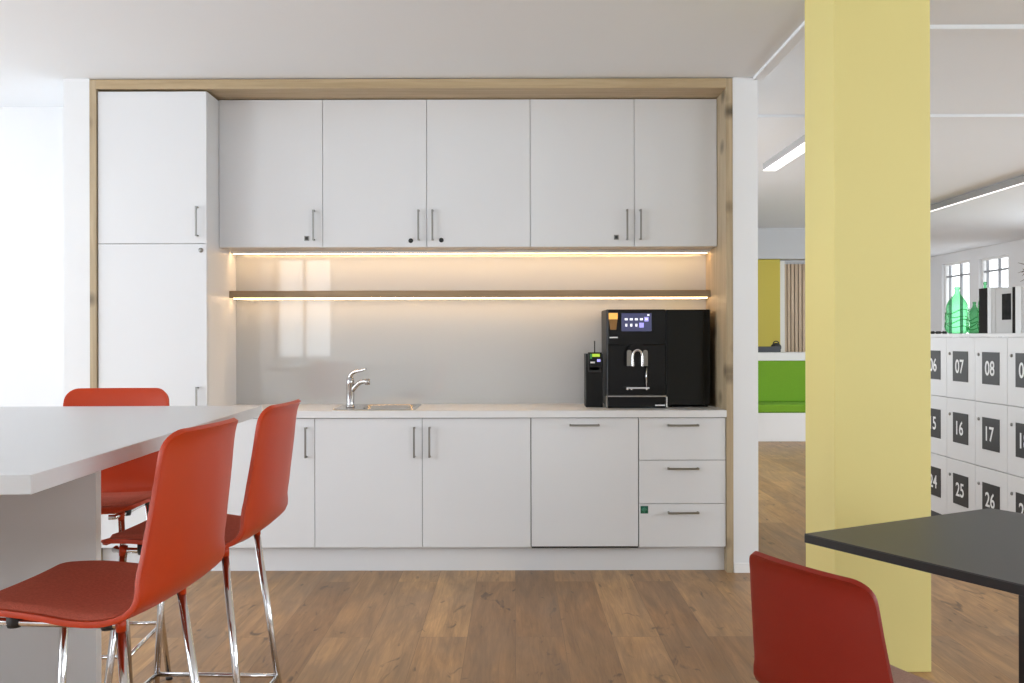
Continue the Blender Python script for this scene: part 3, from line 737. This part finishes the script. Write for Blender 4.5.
# ---------------------------------------------------------------- numbered lockers
LX, LY0, LD = 2.88, 5.275, .46          # front plane, near edge of column 09
LW, LH, LZ1 = .3993, .40, 1.306
import functools
first = None
rows_ = ('top', 'middle', 'bottom')
for r in range(3):
    for c in range(9):
        num = r*9 + c + 1
        y0 = LY0 + (8-c)*LW; y1 = y0 + LW; z1 = LZ1 - r*LH; z0 = z1 - LH
        t = thing('locker', 'white square locker with the number %02d on its black plate' % num, 'locker', (LX, (y0+y1)/2, z0), 0, 'numbered white lockers in the wall of lockers')
        build('carcass', MB().box(LX+.0195, LX+LD, y0+.0005, y1-.0005, z0+.0005, z1-.0005), 'carc', t)
        d = build('door', MB().box(LX, LX+.019, y0+.0015, y1-.0015, z0+.002, z1-.002, .001), 'locker', t)
        mb = MB().box(LX-.003, LX+.0005, y0+.0915, y1-.0965, z1-.288, z1-.092, mi=0)
        # reading direction runs from far to near (-Y), up is Z, facing -X
        mtx = Matrix(((0, 0, -1, LX-.0036), (-1, 0, 0, (y0+y1)/2-.0025+.008), (0, 1, 0, z1-.19), (0, 0, 0, 1)))
        mb.text('%02d' % num, .125, mtx, .001, 1, .97)
        build('number_plate', mb, ['plate', 'digit'], d)
        build('lock', MB().lathe([(.001, -.001), (.010, -.001), (.010, .006), (.006, .009), (.001, .009)], (LX, y1-.05, z1-.108), 14, 0, 'x'), 'steel', d)
ly0, ly1 = LY0, LY0 + 9*LW
tag(build('cap_board', MB().box(LX-.004, LX+LD+.004, ly0-.01, ly1+.01, LZ1, LZ1+.022, .001), 'locker'), 'white board capping the wall of lockers', 'top board')
tag(build('plinth', MB().box(LX+.03, LX+LD-.01, ly0+.01, ly1-.01, 0, LZ1-3*LH), 'grey'), 'dark recessed plinth beneath the wall of lockers', 'plinth')
LT = LZ1 + .022

def demijohn(label, x, y, h, r, name='demijohn'):
    t = thing(name, label, 'bottle', (x, y, LT), 0, 'green glass bottles on the lockers')
    pr = [(.001, .004), (r*.60, .0), (r*.72, .006), (r*.92, h*.08), (r*1.0, h*.15), (r*.97, h*.22), (r*.90, h*.27), (r*.96, h*.34), (r*.93, h*.43), (r*.86, h*.47), (r*.88, h*.54), (r*.82, h*.62),
          (r*.66, h*.71), (r*.42, h*.79), (r*.24, h*.85), (r*.18, h*.93), (r*.19, h*.95), (r*.24, h*.955), (r*.24, h*.985), (r*.18, h), (r*.10, h)]
    build('glass_body', MB().lathe(pr, (x, y, LT), 36), 'gglass', t)
    # raised spiral rib around the glass
    pts = [(x+r*.93*math.cos(a), y+r*.93*math.sin(a), LT+h*(.12+.42*a/(4*PI))+.01*math.sin(3*a)) for a in [4*PI*k/120 for k in range(121)]]
    build('glass_rib', MB().tube(pts, .0035, 6), 'gglass', t)
Yd = 6.72; demijohn('large ribbed green glass demijohn standing on the lockers', X_(957.3, Yd), Yd, .325, .083)
Yd = 6.82; demijohn('smaller green glass bottle half hidden between the large demijohn and the books', X_(974.5, Yd), Yd, .225, .055)
Yd = 6.46; demijohn('tall green glass bottle whose neck rises behind the dark book', X_(985.2, Yd), Yd, .345, .05)

# books and magazines stand upright along the lockers, spines towards the room
def book(label, y0, y1, h, dep, cover, xoff=0., name='book', photo=False):
    x0 = LX+.085+xoff; x1 = x0+dep; th = .003
    t = thing(name, label, 'book' if name == 'book' else name, (x0, (y0+y1)/2, LT))
    mb = MB().box(x0, x0+th, y0, y1, LT, LT+h).box(x0+th, x1, y0, y0+th, LT, LT+h).box(x0+th, x1, y1-th, y1, LT, LT+h)
    build('cover', mb, cover, t)
    build('pages', MB().box(x0+th+.0005, x1-.004, y0+th+.0003, y1-th-.0003, LT+.003, LT+h-.004), 'paper', t)
    if photo: build('cover_photo', MB().box(x0-.001, x0+.0005, y0+.012, y1-.075, LT+h*.30, LT+h*.88), 'photo', t)['label'] = 'dark photograph on the pale cover'
bxw = LX+.085
def yb(px): return bxw*F/(px-CX)
hh = lambda py, px: (CY-py)/F*yb(px) - .022
book('thick black book beside the green bottles on the lockers', yb(987.2), yb(979), hh(289.3, 983), .21, 'bookd')
book('thin white book next to the thick black book', yb(991.0), yb(987.6), hh(288.4, 989), .20, 'bookw')
book('pale grey book between the thin white book and the cover with a photo', yb(995.6), yb(991.3), hh(288.8, 993), .20, 'bookg')
book('light grey boxed book with a dark photograph on its front', yb(1012.2), yb(996.0), hh(289.5, 1004), .19, 'bookg', 0, 'book', True)
book('thin dark book between the photo cover and the white books', yb(1015), yb(1012.6), hh(288.0, 1014), .20, 'bookd')
book('wide white book at the right edge of the photograph', yb(1021.4), yb(1015.4), hh(287.2, 1018), .21, 'bookw')
book('grey-white book behind the last visible white book', yb(1028), yb(1021.8), hh(287.8, 1024), .20, 'bookg')
# dark string of small pieces lying at the far end
mb = MB()
for k in range(7): mb.ball((X_(932+2.2*k, 7.0), 7.0+.015*math.sin(k*2), LT+.011), .011, 10)
mb.tube([(X_(932+2.2*k, 7.0), 7.0+.015*math.sin(k*2), LT+.011) for k in range(7)], .003, 6)
tag(build('bead_chain', mb, 'blackpl'), 'small black beaded chain lying beside the large demijohn', 'decoration')
# spiky dried plant at the right edge
Yq = 6.08; qx, qz = 3.265, LT
t = thing('spiky_plant', 'spiky brown dried plant behind the books at the right edge', 'plant', (qx, Yq, LT))
build('pot', MB().lathe([(.001, .002), (.045, 0), (.06, .11), (.055, .11), (.05, .095), (.001, .095)], (qx, Yq, qz), 24), 'pot', t)
build('stem', MB().tube([(qx, Yq, qz+.09), (qx, Yq, qz+.40)], .006, 8), 'leaf', t)
mb = MB(); cz0 = Z_(270, Yq)
for k in range(46):
    a = random.uniform(0, 2*PI); e = random.uniform(-1.0, 1.4); L_ = random.uniform(.07, .115)
    d = Vector((math.cos(a)*math.cos(e), math.sin(a)*math.cos(e), math.sin(e))); c = Vector((qx, Yq, cz0 + random.uniform(-.05, .03)))
    s_ = d.cross(Vector((0, 0, 1)))
    if s_.length < 1e-3: s_ = Vector((1, 0, 0))
    s_.normalize(); p1 = c + d*L_*.45 + Vector((0, 0, .004)); tip = c + d*L_
    mb.tube([c, p1, tip], [.006, .0008], 5)
build('leaf_rosette', mb, 'leaf', t)

# ---------------------------------------------------------------- reception corner behind
YBn = 12.17                                        # front of the bench base
b0, b1 = 2.45, 5.6
t = thing('bench', 'lime green upholstered bench on a white base in the back room', 'bench', ((b0+b1)/2, YBn, 0))
zc0, zc1 = Z_(413.5, YBn), Z_(405, YBn)
build('base', MB().box(b0, b1, YBn+.01, YBn+.62, 0, zc0-.001, .003), 'trim', t)
build('seat_cushion', MB().box(b0, b1, YBn, YBn+.55, zc0, zc1, .02, seg=3), 'green', t)
zk_ = Z_(353, YBn+.63)
build('back_cushion', MB().box(b0, b1, YBn+.50, YBn+.62, zc1+.001, zk_-.106, .015, seg=3), 'green', t)
yk = YBn+.63; zk = Z_(353, yk)
tag(build('counter', MB().box(b0-.05, b1+.05, yk, yk+.50, 0, zk-.045).box(b0-.06, b1+.06, yk-.13, yk+.55, zk-.105, zk, .004), 'trim'), 'white counter ledge behind the green bench', 'counter')
Ym = yk+.15
t = thing('printer', 'low dark grey device on the white ledge left of the wooden slats', 'device', (X_(769, Ym), Ym, zk))
build('body', MB().box(X_(752, Ym), X_(781, Ym), Ym, Ym+.28, zk, zk+.075, .01), 'grey', t)
build('paper_tray', MB().box(X_(754, Ym), X_(778, Ym), Ym-.05, Ym-.0005, zk+.005, zk+.02, .003), 'grey', t)
t = thing('black_bag', 'rounded black bag on the white ledge behind the grey device', 'bag', (X_(771, Ym+.38), Ym+.38, zk))
mb = MB().ball((X_(776, Ym+.38), Ym+.38, zk+.062), .065, 20, 0, (1.15, .6, .95)); build('body', mb, 'blackpl', t)
build('handle', MB().tube([(X_(773, Ym+.38), Ym+.38, zk+.115), (X_(774.5, Ym+.38), Ym+.38, zk+.145), (X_(777.5, Ym+.38), Ym+.38, zk+.145), (X_(779, Ym+.38), Ym+.38, zk+.115)], .008, 8, smooth_pts=2), 'blackpl', t)
YS2 = 14.5
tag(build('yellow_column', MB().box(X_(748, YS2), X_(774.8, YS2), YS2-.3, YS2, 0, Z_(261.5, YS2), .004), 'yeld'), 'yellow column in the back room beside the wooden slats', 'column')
struct('trim_4', MB().box(X_(774.8, YS2)+.001, X_(782, YS2), YS2-.15, YS2, 0, Z_(262, YS2)-.001), 'trim')
s0, s1_ = X_(782.2, YS2), 5.5
t = thing('slat_panel', 'wall panel of upright wooden slats in the back room', 'panel', ((s0+s1_)/2, YS2, 0))
build('backing', MB().box(s0, s1_, YS2-.02, YS2, 0, Z_(264.8, YS2)), 'gap', t)
mb = MB(); k = s0+.01
while k < s1_-.05:
    mb.box(k, k+.042, YS2-.055, YS2-.0205, 0, Z_(265, YS2)); k += .056
build('slats', mb, 'slat', t)
struct('wall_partition', MB().box(1.0, 5.55, YS2-.31, YS2+.05, Z_(261, YS2), ZC2).box(1.0, 5.55, YS2+.001, YS2+.05, 0, Z_(261, YS2)), 'bulk')

# ---------------------------------------------------------------- ceiling lamps
def lamp(label, x, y0, y1, z0, w=.075, h=.085, dw=None):
    dw = dw or w-.006
    t = thing('linear_lamp', label, 'lamp', (x, (y0+y1)/2, z0), 0, 'linear ceiling lamps')
    build('housing', MB().box(x-w/2, x+w/2, y0, y1, z0+.0075, z0+h, .001), 'lamphouse', t)
    build('diffuser', MB().box(x-dw/2, x+dw/2, y0+.002, y1-.002, z0, z0+.007), 'lamp', t)
    mb = MB()
    for y in (y0+.15, y1-.15): mb.tube([(x, y, z0+h-.002), (x, y, ZC2+.001)], .012, 10)
    build('mount', mb, 'trim', t)
Yl = 8.9; zl = Z_(171.5, Yl); lx = X_(769.8, Yl)
lamp('white linear ceiling lamp left of the yellow pillar', lx, 6.0, Yl, zl, .12, .10)
xl2 = 5.02; lamp('long linear ceiling lamp right of the yellow pillar', xl2, 6.5, 12.9, Z_(212.6, xl2*F/(931-CX)), .07, .07, .016)

# ---------------------------------------------------------------- sky
w = bpy.data.worlds.new('sky'); S.world = w; w.use_nodes = True
bg = w.node_tree.nodes['Background']; bg.inputs['Color'].default_value = (.93, .97, 1, 1); bg.inputs['Strength'].default_value = 2.5
